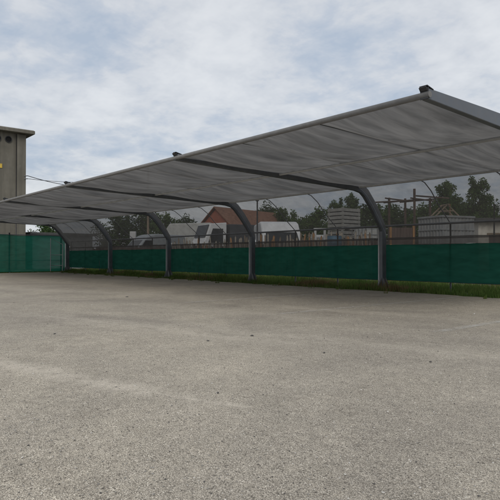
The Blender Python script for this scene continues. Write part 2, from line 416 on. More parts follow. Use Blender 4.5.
def stone_mb(r, seed, flat=.6):
    bm = bmesh.new(); bmesh.ops.create_icosphere(bm, subdivisions=2, radius=r)
    for v in bm.verts:
        q = noise.noise(v.co / r * 1.3 + Vector((seed * 3.1, 0, 0)))
        v.co *= 1 + .35 * q; v.co.z *= flat; v.co.x *= 1.25
    zmin = min(v.co.z for v in bm.verts)
    for v in bm.verts: v.co.z -= zmin + r * .12
    bm.verts.index_update(); mb = MB()
    mb.add([v.co for v in bm.verts], [[v.index for v in f.verts] for f in bm.faces], 0, False)
    bm.free(); return mb
STONES = [(127, 297, .05, .35, M_STONE_D, 'flat dark stone lying on the lot in front of the far posts'),
          (218, 393, .014, .7, M_STONE_D, 'small dark pebble alone in the middle foreground of the gravel'),
          (252, 336, .028, .6, M_STONE_D, 'dark stone halfway across the gravel below the second post'),
          (55, 334, .022, .6, M_STONE_D, 'dark pebble on the gravel at the left, far from other stones'),
          (208, 341, .024, .5, M_STONE_D, 'brownish dark chip of stone left of the halfway stone'),
          (474, 314, .026, .6, M_STONE_L, 'pale pebble near the parking line at the right edge'),
          (430, 362, .018, .6, M_STONE_D, 'dark pebble on the right foreground gravel'),
          (324, 353, .020, .6, M_STONE_D, 'grey dark pebble on the gravel below the near tall post'),
          (29, 445, .009, .6, M_STONE_D, 'tiny black pebble in the left foreground gravel')]
for i, (px, py, r, fl, mt, lab) in enumerate(STONES):
    Z = F_PX * CH / (py - HY)
    o = stone_mb(r * .5, i, fl).build('stone', mt); o.location = at(px, Z, 0); o.rotation_euler.z = i * 1.7
    tag(o, lab, 'stone', 'loose stones on the lot')
# loose grit: nobody could count it
grit = MB()
ico = stone_mb(1, 3, .7)
bmq = bmesh.new(); bmesh.ops.create_icosphere(bmq, subdivisions=1, radius=1); bmq.verts.index_update()
IV = [v.co.copy() for v in bmq.verts]; IF = [[v.index for v in f.verts] for f in bmq.faces]; bmq.free()
for i in range(5200):
    Z = 1.55 + 9 * rnd.random() ** 2.2
    p = at(rnd.uniform(-40, 540), Z)
    r = rnd.choice([.0014, .0018, .002, .0025, .003, .004]) * rnd.uniform(.8, 1.2) * (1 + .05 * Z)
    rx, rz = rnd.uniform(.7, 1.4), rnd.uniform(.5, .8); an = rnd.random() * 6
    ca, sa = math.cos(an), math.sin(an)
    grit.add([(p.x + r * (q.x * rx * ca - q.y * sa) * (1 + .3 * rnd.uniform(-1, 1)), p.y + r * (q.x * rx * sa + q.y * ca), r * (q.z + .6) * rz) for q in IV], IF, rnd.choice([0, 1, 2, 2, 2, 2, 2]))
M_STONE_M = simple('mid_stone', (.27, .255, .23), .9, 0, .4, 40)
tag(grit.build('loose_grit', [M_STONE_D, M_STONE_L, M_STONE_M]), 'fine loose grit and chippings scattered over the gravel lot', 'grit', kind='stuff')

# grass along the fence
gr = MB()
def blade(x, y, h, mi):
    a = rnd.random() * 2 * PI; w_ = rnd.uniform(.004, .009); l = rnd.uniform(.1, .7) * h
    dx, dy = math.cos(a), math.sin(a); b = a + PI / 2 + rnd.uniform(-.6, .6); ex, ey = math.cos(b) * l, math.sin(b) * l
    gr.add([(x - dx * w_, y - dy * w_, -.01), (x + dx * w_, y + dy * w_, -.01), (x + dx * w_ * .7 + ex * .4, y + dy * w_ * .7 + ey * .4, h * .62),
            (x - dx * w_ * .7 + ex * .4, y - dy * w_ * .7 + ey * .4, h * .62), (x + ex, y + ey, h)], [(0, 1, 2, 3), (3, 2, 4)], mi)
for i in range(80000):
    x = 2 - 32 * rnd.random() ** .8
    e = 11.0 + .22 * noise.noise((x * .8, 3, 0)) + .1 * noise.noise((x * 3.1, 7, 0))
    y = e - .06 + rnd.random() ** 1.5 * 3.2
    d = noise.noise((x * .9, y * 1.6, 5))
    if d < -.32 and rnd.random() < .85: continue
    h = rnd.uniform(.05, .17) * (1.25 + d) * min(1, .45 + (y - e + .06) * 1.8)
    dry = noise.noise((x * .7 + 20, y * 1.1, 9)) + rnd.uniform(-.2, .2)
    blade(x, y, h, 1 if dry > .36 else 0)
for i in range(110):                      # weeds creeping out over the paving edge
    cx = 1 - 30 * rnd.random() ** .8; cy = 11.0 - .75 * rnd.random() ** 2.0; rr_ = rnd.uniform(.03, .11)
    for k in range(rnd.randint(10, 34)):
        a = rnd.random() * 6.28; q = rr_ * rnd.random() ** .5
        blade(cx + q * math.cos(a), cy + q * math.sin(a), rnd.uniform(.02, .09), 1 if rnd.random() < .2 else 0)
for i in range(5000):
    blade(-28.9 + rnd.uniform(-.25, .35), rnd.uniform(3, 11.3), rnd.uniform(.05, .16), 0)
tag(gr.build('grass', [M_GRASS, M_DRY]), 'ragged green and dry grass growing along the foot of the net fence', 'grass', kind='stuff')

# ------------------------------------------------------------------ carport
FX = [-3.34 - 5 * i for i in range(6)]        # six frames
YF, YM, YR = YP - 6.04, YP - 3.55, YP - .97   # front, middle, rear purlins
PROF = [(0, 0), (0, .6), (0, 1.25), (0, 1.46), (.035, 1.565), (.22, 1.83), (.45, 2.11), (.68, 2.345), (.84, 2.45), (1.08, 2.492), (1.79, 2.520), (3.55, 2.562), (4.8, 2.584), (6.04, 2.602)]
def arm_z(d):
    for (a, za), (b, zb) in zip(PROF[3:], PROF[4:]):
        if a <= d <= b: return za + (zb - za) * (d - a) / (b - a)
    return PROF[-1][1]
car = thing('carport', (0, 0, 0), 0, 'long cantilever carport with grey shade net canopy on curved steel arms', 'carport')
def frame(X):
    mb = MB(); hw = .043
    hts = [.082, .082, .082, .085, .097, .105, .112, .112, .112, .108, .104, .098, .082, .060]
    pts = [Vector((0, -d, z)) for d, z in PROF]
    V = []
    for i, p in enumerate(pts):
        a = pts[max(0, i - 1)]; b = pts[min(len(pts) - 1, i + 1)]
        t = (b - a).normalized(); nn = Vector((0, t.z, -t.y))
        if i == 0: nn = Vector((0, 1, 0))
        for sx_, sn in ((-1, -1), (1, -1), (1, 1), (-1, 1)):
            V.append(p + Vector((sx_ * hw, 0, 0)) + nn * sn * hts[i])
    F = []
    for i in range(len(pts) - 1):
        for k in range(4): F.append((i * 4 + k, i * 4 + (k + 1) % 4, i * 4 + 4 + (k + 1) % 4, i * 4 + 4 + k))
    F += [(3, 2, 1, 0), tuple(len(V) - 4 + k for k in range(4))]
    mb.add([v + Vector((X, YP, 0)) for v in V], F)
    # flanges of the rolled section, standing 6 mm proud of the web sides
    o = mb.build('support_frame', M_STEEL, car)
    bv = o.modifiers.new('bevel', 'BEVEL'); bv.width = .008; bv.segments = 2
    f2 = MB()
    f2.add([(X - .20, YP - .24, .0), (X + .20, YP - .24, 0), (X + .20, YP + .24, 0), (X - .20, YP + .24, 0), (X - .20, YP - .24, .025), (X + .20, YP - .24, .025), (X + .20, YP + .24, .025), (X - .20, YP + .24, .025)],
           [(3, 2, 1, 0), (4, 5, 6, 7), (0, 1, 5, 4), (1, 2, 6, 5), (2, 3, 7, 6), (3, 0, 4, 7)])
    for s in (-1, 1):        # gussets
        f2.prism([(YP + s * .097, .026), (YP + s * .22, .026), (YP + s * .097, .30)], X - .008, X + .008, 'x')
        f2.prism([(X + s * .047, .026), (X + s * .17, .026), (X + s * .047, .30)], YP - .06, YP - .044, 'y')
        f2.prism([(X + s * .047, .026), (X + s * .17, .026), (X + s * .047, .30)], YP + .044, YP + .06, 'y')
        for t in (-1, 1): f2.tube([(X + s * .15, YP + t * .19, .025), (X + s * .15, YP + t * .19, .06)], .014, 6)
    f2.build('base_plate', M_FOOT, o)
    d_ = MB().tube([(X - .075, YP - .06, .03), (X - .075, YP - .06, 1.62)], .022, 8)
    d_.build('drain_pipe', M_TUBE, o)
    cp = MB()
    cp.box((X, YF - .022, 2.607), (.10, .012, .125), bev=.002)
    cp.box((X, YF + .02, 2.672), (.10, .13, .010), bev=.002, rx=R(-12))
    cp.box((X, YF - .047, 2.652), (.09, .010, .045), bev=.002, rx=R(38))
    cp.build('end_cap', M_BLACK, o)
for X in FX: frame(X)
XR, XL = FX[0], FX[-1]
def long_tube(name, Y, z, r, mt):
    MB().tube([(XR + .06, Y, z), *[(x + rnd.uniform(-.2, .2), Y, z + rnd.uniform(-.006, .006)) for x in FX[1:-1]], (XL - .06, Y, z)], r, 12).build(name, mt, car)
PZ = lambda Y: arm_z(YP - Y) - .075
long_tube('front_roller', YF - .005, arm_z(6.04) - .01, .036, M_ROLL)
long_tube('middle_purlin', YM, 2.53, .025, M_TUBE)
long_tube('rear_purlin', YR, 2.475, .027, M_TUBE)
# canopy: one sheet of net per bay, hung over the purlins and two thin rafters
for b in range(5):
    x0, x1 = FX[b] - .047, FX[b + 1] + .047
    nu, nv = 168, 72
    V = []
    rr = random.Random(50 + b)
    amp = [[rr.uniform(.10, .135) for _ in range(2)] for _ in range(3)]
    ph = rr.uniform(0, 9)
    for j in range(nv + 1):
        v = j / nv; Y = YF + (YR - YF) * v
        vm = (YM - YF) / (YR - YF)
        if v < vm: s, q = 0, v / vm
        else: s, q = 1, (v - vm) / (1 - vm)
        for i in range(nu + 1):
            u = i / nu; x = x0 + (x1 - x0) * u
            k = min(2, int(u * 3)); uu = u * 3 - k
            du = math.sin(PI * uu); dv = math.sin(PI * min(1, q))
            zf, zm, zr = 2.605, 2.557, 2.49
            z = zf + (zm - zf) * q if s == 0 else zm + (zr - zm) * q
            cusp = 1 - (2 * abs(uu - .5)) ** 1.9                 # sharp crease over each rafter
            z -= amp[k][s] * cusp * (dv ** 1.1)
            # pleats run along the arms and are drawn together at the rafters
            warp = uu + .16 * (q - .5) * (1 if (k + b) % 2 else -1) + .10 * noise.noise((x * .9, Y * .5, b * 3.1)) + .05 * noise.noise((x * 2.5, Y * 1.1, b))
            edge = min(1, dv * 2.2) * (.25 + .75 * du)
            z -= .026 * math.sin(2 * PI * (warp * 3.1 + ph + k * .4)) * edge
            z -= .011 * math.sin(2 * PI * (warp * 7.3 + ph * 2 + s * .3) + 2 * noise.noise((x, Y, 4))) * edge
            z -= .030 * noise.noise((x * 1.1 + b * 7, Y * .35, s * 3)) * dv * du
            z += .003 * noise.noise((x * 9, Y * 1.6, 1))
            V.append((x, Y, z))
    Fc = [(j * (nu + 1) + i, j * (nu + 1) + i + 1, (j + 1) * (nu + 1) + i + 1, (j + 1) * (nu + 1) + i) for j in range(nv) for i in range(nu)]
    MB().add(V, Fc, 0, True).build('canopy_fabric', M_CANOPY, car)
    for t in (1 / 3, 2 / 3):
        X = x0 + (x1 - x0) * t
        MB().tube([(X, YP - 6.0, 2.612), (X, YM, 2.574), (X, YR, 2.522)], .012, 8).build('rafter', M_STEEL, car)
        # the rafter runs on down the back as a stay for the rear net
        MB().tube([(X, YP - d, arm_z(d) - .03) for d in ()] + [(X, YP - .97, 2.47), (X, YP - .80, 2.43), (X, YP - .55, 2.27), (X, YP - .22, 1.95), (X, YP + .12, 1.69), (X, YP + .23, 1.60)], .012, 8).build('net_stay', M_STEEL, car)
    # rear net: from the rear purlin down behind the arms to the hem
    V = []; nu = 40
    prof = [(.97, 2.455), (.84, 2.40), (.68, 2.30), (.45, 2.07), (.22, 1.79), (.035, 1.53), (-.05, 1.42), (-.10, 1.33), (-.12, 1.24)]
    for j, (d, z) in enumerate(prof):
        for i in range(nu + 1):
            u = i / nu; k = min(2, int(u * 3)); uu = u * 3 - k
            sg = math.sin(PI * uu) * .03 * math.sin(PI * j / (len(prof) - 1))
            V.append((x0 + (x1 - x0) * u, YP - d + sg * .6, z - sg * .5))
    Fc = [(j * (nu + 1) + i, j * (nu + 1) + i + 1, (j + 1) * (nu + 1) + i + 1, (j + 1) * (nu + 1) + i) for j in range(len(prof) - 1) for i in range(nu)]
    o = MB().add(V, Fc, 0, True).build('rear_net', M_REARDENSE if b == 4 else M_REARNET, car)
    if b == 4: o['label'] = 'dense opaque grey rear net of the far bay'

# ------------------------------------------------------------------ perimeter fence behind the posts
pf = thing('net_fence', (0, 0, 0), 0, 'long green windbreak net fence with grey hem and rail behind the carport posts', 'fence')
YB = YP + .16
MB().tube([(4, YB, 1.585), (-8, YB, 1.59), (-18, YB, 1.585), (-28.6, YB, 1.59)], .026, 10).build('rail', M_STEEL, pf)
MB().tube([(4, YB, .24), (-28.6, YB, .24)], .006, 6).build('bottom_wire', M_DARKWIRE, pf)
def screen(x0, x1, z0, z1, y, seed, nx, nz=8, amp=.025):
    V = []
    for j in range(nz + 1):
        v = j / nz
        for i in range(nx + 1):
            x = x0 + (x1 - x0) * i / nx
            dz = (.025 * noise.noise((x * .9, seed, 1)) + .012 * noise.noise((x * 4, seed, 2))) * (1 - v) + .010 * noise.noise((x * 2.2, seed, 8)) * v
            V.append((x, y + amp * noise.noise((x * .8, v * 1.4, seed)) + amp * .4 * noise.noise((x * 3.5, v * .8 + 4, seed)), z0 + (z1 - z0) * v + dz))
    return V, [(j * (nx + 1) + i, j * (nx + 1) + i + 1, (j + 1) * (nx + 1) + i + 1, (j + 1) * (nx + 1) + i) for j in range(nz) for i in range(nx)]
FXX = [3.4, *FX]
for b in range(6):
    V, Fc = screen(FXX[b] if b else 3.4, FXX[b + 1] - (.7 if b == 5 else 0), .235, 1.125, YB + .05, 4.7, 110, 12, .05)
    MB().add(V, Fc, 0, True).build('green_screen', M_GREEN, pf)
V, Fc = screen(3.4, -29.0, 1.115, 1.30, YB + .02, 9.1, 220, 2, .01)
MB().add(V, Fc, 0, True).build('hem', M_HEM, pf)
for X in [FXX[0], 1.0, -1.0] + [x - t for x in FX[:-1] for t in (1.68, 3.32)] + [-28.45]:
    MB().tube([(X, YB + .09, 0), (X, YB + .09, 1.62)], .02, 8).build('fence_post', M_DARKWIRE, pf)

# fence across the far end, light from behind put into its brighter green
XE = -28.52
ef = thing('end_fence', (XE, 0, 0), 0, 'taller bright green net fence across the far end of the lot beside the tower', 'fence')
V = []; nx, nz = 120, 10
for j in range(nz + 1):
    v = j / nz
    for i in range(nx + 1):
        y = -6 + 17.3 * i / nx
        V.append((.05 * noise.noise((y * .7, v * 1.5, 3)) + .015 * noise.noise((y * 3, v * 2, 6)), y, .05 + 1.85 * v + .03 * noise.noise((y * .8, 2, 2)) * v - .03 * abs(math.sin(y * PI / 2.6)) * v))
MB().add(V, [(j * (nx + 1) + i, j * (nx + 1) + i + 1, (j + 1) * (nx + 1) + i + 1, (j + 1) * (nx + 1) + i) for j in range(nz) for i in range(nx)], 0, True).build('green_screen', M_GREEN_BACKLIT, ef)
for i in range(7):
    MB().tube([(-.06, 11.1 - 2.6 * i, 0), (-.06, 11.1 - 2.6 * i, 2.0)], .035, 8).build('fence_post', M_STEEL, ef)
MB().tube([(-.05, -6, 1.9), (-.05, 11.2, 1.9)], .02, 8).build('rail', M_STEEL, ef)
MB().tube([(-.05, -6, .62), (-.05, 11.2, .62)], .012, 8).build('wire', M_STEEL, ef)
# small frame of pale tube closing the corner
cg = thing('corner_gate', (-28.44, 10.5, 0), 0, 'narrow pale tube frame closing the corner between end fence and last post', 'gate')
MB().tube([(0, 0, .05), (0, 0, 1.75), (.0, .62, 1.45), (0, .62, .05)], .02, 8).build('frame', M_TUBE, cg)
MB().tube([(0, 0, .35), (0, .62, .35)], .014, 8).build('crossbar', M_TUBE, cg)
MB().tube([(0, 0, .9), (0, .62, .9)], .014, 8).build('crossbar', M_TUBE, cg)

# ------------------------------------------------------------------ transformer tower
TX, TY = -35.0, 11.35
tw = thing('transformer_tower', (TX, TY - 2.2, 0), 0, 'tall stained concrete electricity tower with round vents under a flat slab roof', 'tower')
b = MB().box((-2.0, 0, 4.18), (4.0, 4.4, 8.36), bev=.02)
b.box((.03, 1.93, 4.17), (.08, .54, 8.32), bev=.01)
b.build('wall', M_PLASTER, tw)
b = MB().prism([(-4.6, 8.362), (.45, 8.362), (.45, 8.55), (.2, 8.64), (-4.3, 8.72), (-4.6, 8.6)], -2.75, 2.62, 'y', bev=.015)
b.build('roof', M_PLASTER, tw)
for yy in (1.17, .55, -.07, -.69):
    v = MB().tube([(.0, yy, 7.93), (.055, yy, 7.93)], .20, 24, cap=False); v.tube([(.0, yy, 7.93), (.055, yy, 7.93)], .165, 24, cap=False)
    ring = MB()
    for k in range(24):
        a, c2 = 2 * PI * k / 24, 2 * PI * (k + 1) / 24
        def P(r, an, x): return (x, yy + r * math.cos(an), 7.93 + r * math.sin(an))
        v.add([P(.165, a, .055), P(.2, a, .055), P(.2, c2, .055), P(.165, c2, .055)], [(0, 1, 2, 3)])
    vo = v.build('vent', M_BLACK, tw)
    MB().disc((.006, yy, 7.93), .164, (1, 0, 0), .012, 24).build('grille', M_HOLE, vo)  # black disc stands in for the shade inside the open hole
MB().box((.02, .62, 6.28), (.02, .40, .26), bev=.004).build('warning_plate', M_YELLOW, tw)
MB().tube([(.075, 1.62, 0), (.075, 1.62, 8.3)], .022, 8).build('conduit', M_DARKWIRE, tw)
for z in (5.78, 5.6): MB().tube([(.05, 2.1, z), (.28, 2.24, z)], .025, 8).build('cable_bracket', M_STEEL, tw)

# pole beyond the yard and the cables slung to it
PP = at(148, 62)
up = thing('utility_pole', (PP.x, PP.y, 0), RZ0, 'grey wooden utility pole among the dark trees behind the carport', 'pole')
MB().tube([(0, 0, 0), (0, 0, 10.9)], [.15, .09], 10).build('shaft', M_WOOD, up)
MB().box((0, -.08, 10.4), (1.3, .09, .11), bev=.01).build('crossarm', M_WOOD, up)
for s in (-.5, 0, .5): MB().tube([(s, -.08, 10.45), (s, -.08, 10.6)], .035, 8).build('insulator', M_BLACK, up)
A = Vector((TX + .28, TY + .04, 5.78)); B = Vector((PP.x, PP.y, 10.6))
def cable(a, b_, sag, r, lab):
    pts = []
    for i in range(41):
        t = i / 40; p = a.lerp(b_, t); p.z -= sag * 4 * t * (1 - t); pts.append(p)
    tag(MB().tube(pts, r, 6).build('overhead_cable', M_DARKWIRE), lab, 'cable', 'cables slung from the tower')
cable(A, B, 1.25, .022, 'upper thick dark cable leaving the concrete tower corner')
cable(A + Vector((0, 0, -.18)), B + Vector((.4, .3, 0)), .7, .016, 'lower thin dark cable leaving the concrete tower corner')

# ------------------------------------------------------------------ vehicles
def wheel(parent, x, y, r=.34, wd=.22):
    t = MB().tube([(x - wd / 2, y, r), (x - wd * .42, y, r), (x + wd * .42, y, r), (x + wd / 2, y, r)], [r * .9, r, r, r * .9], 20)
    o = t.build('wheel', M_RUBBER, parent)
    s = 1 if x > 0 else -1
    MB().tube([(x + s * (wd / 2 - .02), y, r), (x + s * (wd / 2 + .008), y, r)], r * .6, 16).build('rim', M_RIM, o)
    return o
def van(loc, rz, label, mt, group, hr=2.55):
    v = thing('van', loc, rz, label, 'van', group)
    W = .98
    prof = [(-2.55, .35), (-2.6, .75), (-2.5, 1.05), (-1.75, 1.28), (-1.05, 2.05), (-.55, hr - .12), (-.1, hr), (2.5, hr - .05), (2.6, hr - .3), (2.62, .4)]
    MB().prism(prof, -W, W, 'x', bev=.14, seg=4).build('body', mt, v)
    # windscreen lies on the sloping front between bonnet and roof
    dy, dz = .70, .77; L = math.hypot(dy, dz); nx_, nz_ = -dz / L, dy / L
    a = Vector((0, -1.68, 1.35)); c = Vector((0, -1.07, 2.02)); off = Vector((0, nx_, nz_)) * .012
    wv = []
    for p, hw in ((a, .86), (c, .78)):
        for s in (-1, 1): wv.append(p + off + Vector((s * hw, 0, 0)))
    for p, hw in ((a, .86), (c, .78)):
        for s in (-1, 1): wv.append(p - off * .5 + Vector((s * hw, 0, 0)))
    MB().add(wv, [(0, 1, 3, 2), (4, 6, 7, 5), (0, 2, 6, 4), (1, 5, 7, 3), (0, 4, 5, 1), (2, 3, 7, 6)]).build('windscreen', M_GLASS, v)
    for s in (-1, 1):
        MB().prism([(-1.38, 1.38), (-.35, 1.38), (-.35, 2.0), (-.93, 2.0)], s * W - .008, s * W + .008, 'x', bev=.004).build('side_window', M_GLASS, v)
        MB().box((s * .72, -2.545, .86), (.34, .06, .2), bev=.02, rx=R(-8)).build('headlight', M_LAMP, v)
        MB().box((s * 1.12, -1.2, 1.45), (.2, .1, .3), bev=.03).build('mirror', M_BLACK, v)
        for y in (-1.6, 1.65): wheel(v, s * .9, y)
    MB().box((0, -2.56, .92), (.9, .06, .16), bev=.015, rx=R(-8)).build('grille', M_BLACK, v)
    MB().box((0, -2.6, .5), (1.9, .16, .24), bev=.04).build('bumper', M_BLACK, v)
    return v
M_VANGREY = simple('silver_grey_paint', (.33, .35, .36), .4, .3, .08)
van(at(278, 28.5), RZ0 + R(6), 'white high roof van parked facing the carport behind the net', M_WHITE, 'vans parked in the yard', 2.62)
van(at(150, 42), RZ0 + R(-50), 'dull grey van parked in the yard in front of the dark trees', M_VANGREY, 'vans parked in the yard', 2.5)
van((-32.0, 6.6, 0), R(-90) + R(168), 'white van glimpsed behind the green end fence', M_WHITE, 'vans parked in the yard', 2.0)

# small truck with a dark tarpaulin body
tk = thing('truck', at(236, 36), RZ0 + R(-62), 'small truck with white cab and dark tarpaulin body in front of the brick house', 'truck')
MB().prism([(-2.9, .5), (-2.95, 1.15), (-2.55, 2.0), (-2.25, 2.85), (-1.15, 2.95), (-1.15, .5)], -1.0, 1.0, 'x', bev=.06, seg=3).build('cab', M_WHITE, tk)
for s in (-1, 1):
    MB().prism([(-2.42, 1.65), (-1.4, 1.65), (-1.4, 2.55), (-2.1, 2.55)], s * 1.0 - .008, s * 1.0 + .008, 'x', bev=.004).build('side_window', M_GLASS, tk)
    for y in (-2.1, 1.7): wheel(tk, s * .92, y, .4)
MB().box((0, -2.44, 2.4), (1.7, .03, .85), rx=R(-20), bev=.008).build('windscreen', M_GLASS, tk)
MB().box((0, .95, 1.85), (2.1, 3.8, 2.0), bev=.05).build('cargo_body', M_DARKTARP, tk)
MB().box((0, .4, .72), (.9, 5.6, .18), bev=.02).build('chassis', M_BLACK, tk)
MB().box((0, .95, .92), (2.16, 3.86, .2), bev=.01).build('side_rail', M_WHITE, tk)

# pale covered trailer
tr = thing('trailer', at(191, 46), RZ0 + R(-8), 'pale tarpaulin covered trailer standing left of the white truck cab', 'trailer')
MB().prism([(-2.0, .8), (-2.05, 2.7), (-1.5, 3.5), (1.9, 3.55), (2.05, 3.4), (2.05, .8)], -1.2, 1.2, 'y', bev=.1, seg=3).build('cover', M_PALE, tr)
MB().box((0, 0, .66), (4.0, 2.2, .2), bev=.02).build('chassis', M_BLACK, tr)
MB().box((1.25, -1.206, 2.75), (.32, .02, .5), bev=.004).build('panel', M_GREENP, tr)
for x in (-.6, .6):
    for s in (-1, 1):
        MB().tube([(x, s * 1.0 - .12, .4), (x, s * 1.0 + .12, .4)], .4, 20).build('wheel', M_RUBBER, tr)

# ------------------------------------------------------------------ brick house
hs = thing('brick_house', at(216, 66), RZ0 + R(-38), 'red brick house with a gable end and brown tiled roof behind the truck', 'house')
gw, hl, he, ha = 2.6, 6.0, 4.35, 6.65
wl = MB().prism([(-gw, 0), (gw, 0), (gw, he), (0, ha - .15), (-gw, he)], 0, hl * 2, 'y')
wl.build('wall', M_BRICK, hs)
rf = MB()
for s in (-1, 1):
    a = Vector((s * (gw + .35), 0, he - .28)); c = Vector((0, 0, ha)); t = .12
    rf.add([(a.x, -.4, a.z), (0, -.4, c.z), (0, hl * 2 + .4, c.z), (a.x, hl * 2 + .4, a.z), (a.x, -.4, a.z + t), (0, -.4, c.z + t), (0, hl * 2 + .4, c.z + t), (a.x, hl * 2 + .4, a.z + t)],
           [(0, 1, 2, 3), (4, 7, 6, 5), (0, 4, 5, 1), (2, 6, 7, 3), (0, 3, 7, 4)])
ro = rf.build('roof', M_TILE, hs)
for y in (2.5, 6, 9.5):
    wn = MB().box((gw + .02, y, 2.6), (.08, 1.05, 1.35), bev=.01).build('window', M_WHITE, hs)
    MB().box((gw + .05, y, 2.6), (.04, .85, 1.15)).build('pane', M_GLASS, wn)
wn = MB().box((0, -.02, 2.4), (1.05, .08, 1.35), bev=.01).build('window', M_WHITE, hs)
MB().box((0, -.05, 2.4), (.85, .04, 1.15)).build('pane', M_GLASS, wn)

# ------------------------------------------------------------------ stuff in the yard
# low brown board fence
bf = thing('board_fence', (0, 17.5, 0), 0, 'low weathered brown board fence running along the yard behind the stakes', 'fence')
m = MB(); x = -47
while x < -12.2:
    wd = rnd.uniform(.11, .16); h = rnd.uniform(1.28, 1.5)
    m.box((x, rnd.uniform(-.006, .006), h / 2 + .05), (wd, .022, h), ry=R(rnd.uniform(-1, 1)))
    x += wd + rnd.uniform(.008, .03)
m.build('boards', M_BROWN, bf)
for z in (.45, 1.15): MB().box((-29.6, .04, z), (34.8, .045, .09)).build('rail', M_BROWN, bf)
for i in range(13): MB().box((-46.6 + i * 2.85, .11, .75), (.09, .09, 1.5)).build('post', M_BROWN, bf)
# stakes leaning in a row in front of it
SG = 'stakes standing along the brown board fence'
kinds = [(M_PALEWOOD, 'pale weathered stake standing in the row along the brown board fence', 'pale_stake'), (M_ORANGE, 'orange brown stake standing in the row along the brown board fence', 'orange_stake'), (M_WOOD, 'dull grey brown stake standing in the row along the brown board fence', 'grey_stake')]
protos = []
for mt, lab, nm in kinds:
    h = 1.62
    mb = MB().tube([(0, 0, 0), (.006, .004, h * .5), (-.004, 0, h), (0, 0, h + .07)], [.042, .040, .036, .012], 8)
    o = mb.build('stake', mt); tag(o, lab, 'stake', SG); protos.append([o, False])
px = 174.0
while px < 372:
    k = rnd.choice([0, 0, 0, 1, 2])
    # where this bearing meets the line of stakes 0.35 m before the board fence
    d = FWD + RGT * ((px - 250) / F_PX); Z = (17.12 + rnd.uniform(-.12, .12)) / d.y
    p = at(px, Z)
    o, used = protos[k]
    if used: o = o.copy(); COL.objects.link(o)
    protos[k][1] = True
    o.location = p; o.rotation_euler = (R(rnd.uniform(-5, 5)), R(rnd.uniform(-7, 7)), rnd.random() * 6)
    s = rnd.uniform(.85, 1.12); o.scale = (rnd.uniform(.8, 1.5), 1, s)
    px += rnd.choice([1.0, 1.4, 1.8, 2.2, 3.0])

# three slatted crates stacked
def crate(z, lab, sx_=1.12, dz=.0):
    c = thing('crate', at(344, 23.6, z), RZ0 + R(39) + dz, lab, 'crate', 'slatted crates in the stack')
    h = .90; a, d = 1.10, .86
    MB().box((0, 0, .53), (a - .1, d - .1, .72), bev=.01).build('liner', M_DARKTARP, c)
    m = MB()
    for k in range(5):
        zz = .20 + k * .165
        for s in (-1, 1):
            m.box((0, s * d / 2, zz), (a, .022, .125), bev=.004); m.box((s * a / 2, 0, zz), (.022, d - .026, .125), bev=.004)
    m.build('slats', M_CRATE, c)
    m = MB()
    for s in (-1, 1):
        for t in (-1, 1): m.box((s * (a / 2 - .055), t * (d / 2 - .055), .49), (.08, .08, .94), bev=.004)
    m.build('corner_posts', M_CRATE, c)
    m = MB()
    for s in (-1, 0, 1): m.box((s * (a / 2 - .06), 0, .045), (.10, d, .09), bev=.004)
    m.build('skids', M_CRATE, c)
crate(0, 'grey slatted crate at the bottom of the stack of three', dz=R(2))
crate(.962, 'grey slatted crate in the middle of the stack of three', dz=R(-1))
crate(1.924, 'grey slatted crate on top of the stack of three')

# white door frame
df = thing('door_frame', at(320, 24.5), RZ0 + R(12), 'white door frame standing upright left of the crate stack', 'door frame')
for s in (-1, 1): MB().box((s * .22, 0, 1.0), (.075, .12, 2.0), bev=.006).build('jamb', M_WHITE, df)
MB().box((0, 0, 2.04), (.56, .12, .085), bev=.006).build('lintel', M_WHITE, df)
MB().box((0, 0, .04), (.36, .10, .07), bev=.006).build('sill', M_WHITE, df)

# white box trailer
bt = thing('box_trailer', at(303, 33), RZ0 + R(18), 'small white box trailer parked between the white van and the door frame', 'trailer')
MB().box((0, 0, 1.32), (1.7, 2.6, 1.5), bev=.05).build('box', M_WHITE, bt)
MB().box((0, -1.306, 1.3), (1.45, .02, 1.25), bev=.006).build('rear_door', M_VANGREY, bt)
MB().box((0, 0, .53), (1.5, 2.8, .1), bev=.01).build('chassis', M_BLACK, bt)
for s in (-1, 1): wheel(bt, s * .82, .1, .3, .18)
# milky tank in its cage
cpn = thing('concrete_plinth', at(370, 22.5), RZ0 + R(22), 'block plinth carrying the milky water tank', 'plinth')
m = MB()
for k in range(3):
    for i in range(3): m.box((-.42 + i * .42 + (.0 if k % 2 else .02), 0, .125 + k * .252), (.412, 1.06, .246), bev=.012)
m.build('blocks', M_CRATE, cpn)
tk2 = thing('water_tank', at(370, 22.5, .758), RZ0 + R(22), 'milky plastic water tank in a tube cage right of the crate stack', 'tank')
MB().box((0, 0, .70), (.98, .92, .98), bev=.09).build('tank', M_TANK, tk2)
MB().tube([(.0, .0, 1.19), (0, 0, 1.27)], .09, 16).build('lid', M_BLACK, tk2)
m = MB()
for z in (.22, .46, .70, .94, 1.18):
    for sgn in (-1, 1):
        m.tube([(-.52, sgn * .49, z), (.52, sgn * .49, z)], .012, 6); m.tube([(sgn * .52, -.49, z), (sgn * .52, .49, z)], .012, 6)
for k in range(5):
    for sgn in (-1, 1):
        m.tube([(-.52 + k * .26, sgn * .51, .14), (-.52 + k * .26, sgn * .51, 1.2)], .012, 6); m.tube([(sgn * .54, -.49 + k * .245, .14), (sgn * .54, -.49 + k * .245, 1.2)], .012, 6)
m.build('cage', M_TUBE, tk2)
MB().box((0, 0, .07), (1.08, 1.0, .13), bev=.008).build('skid', M_WOOD, tk2)
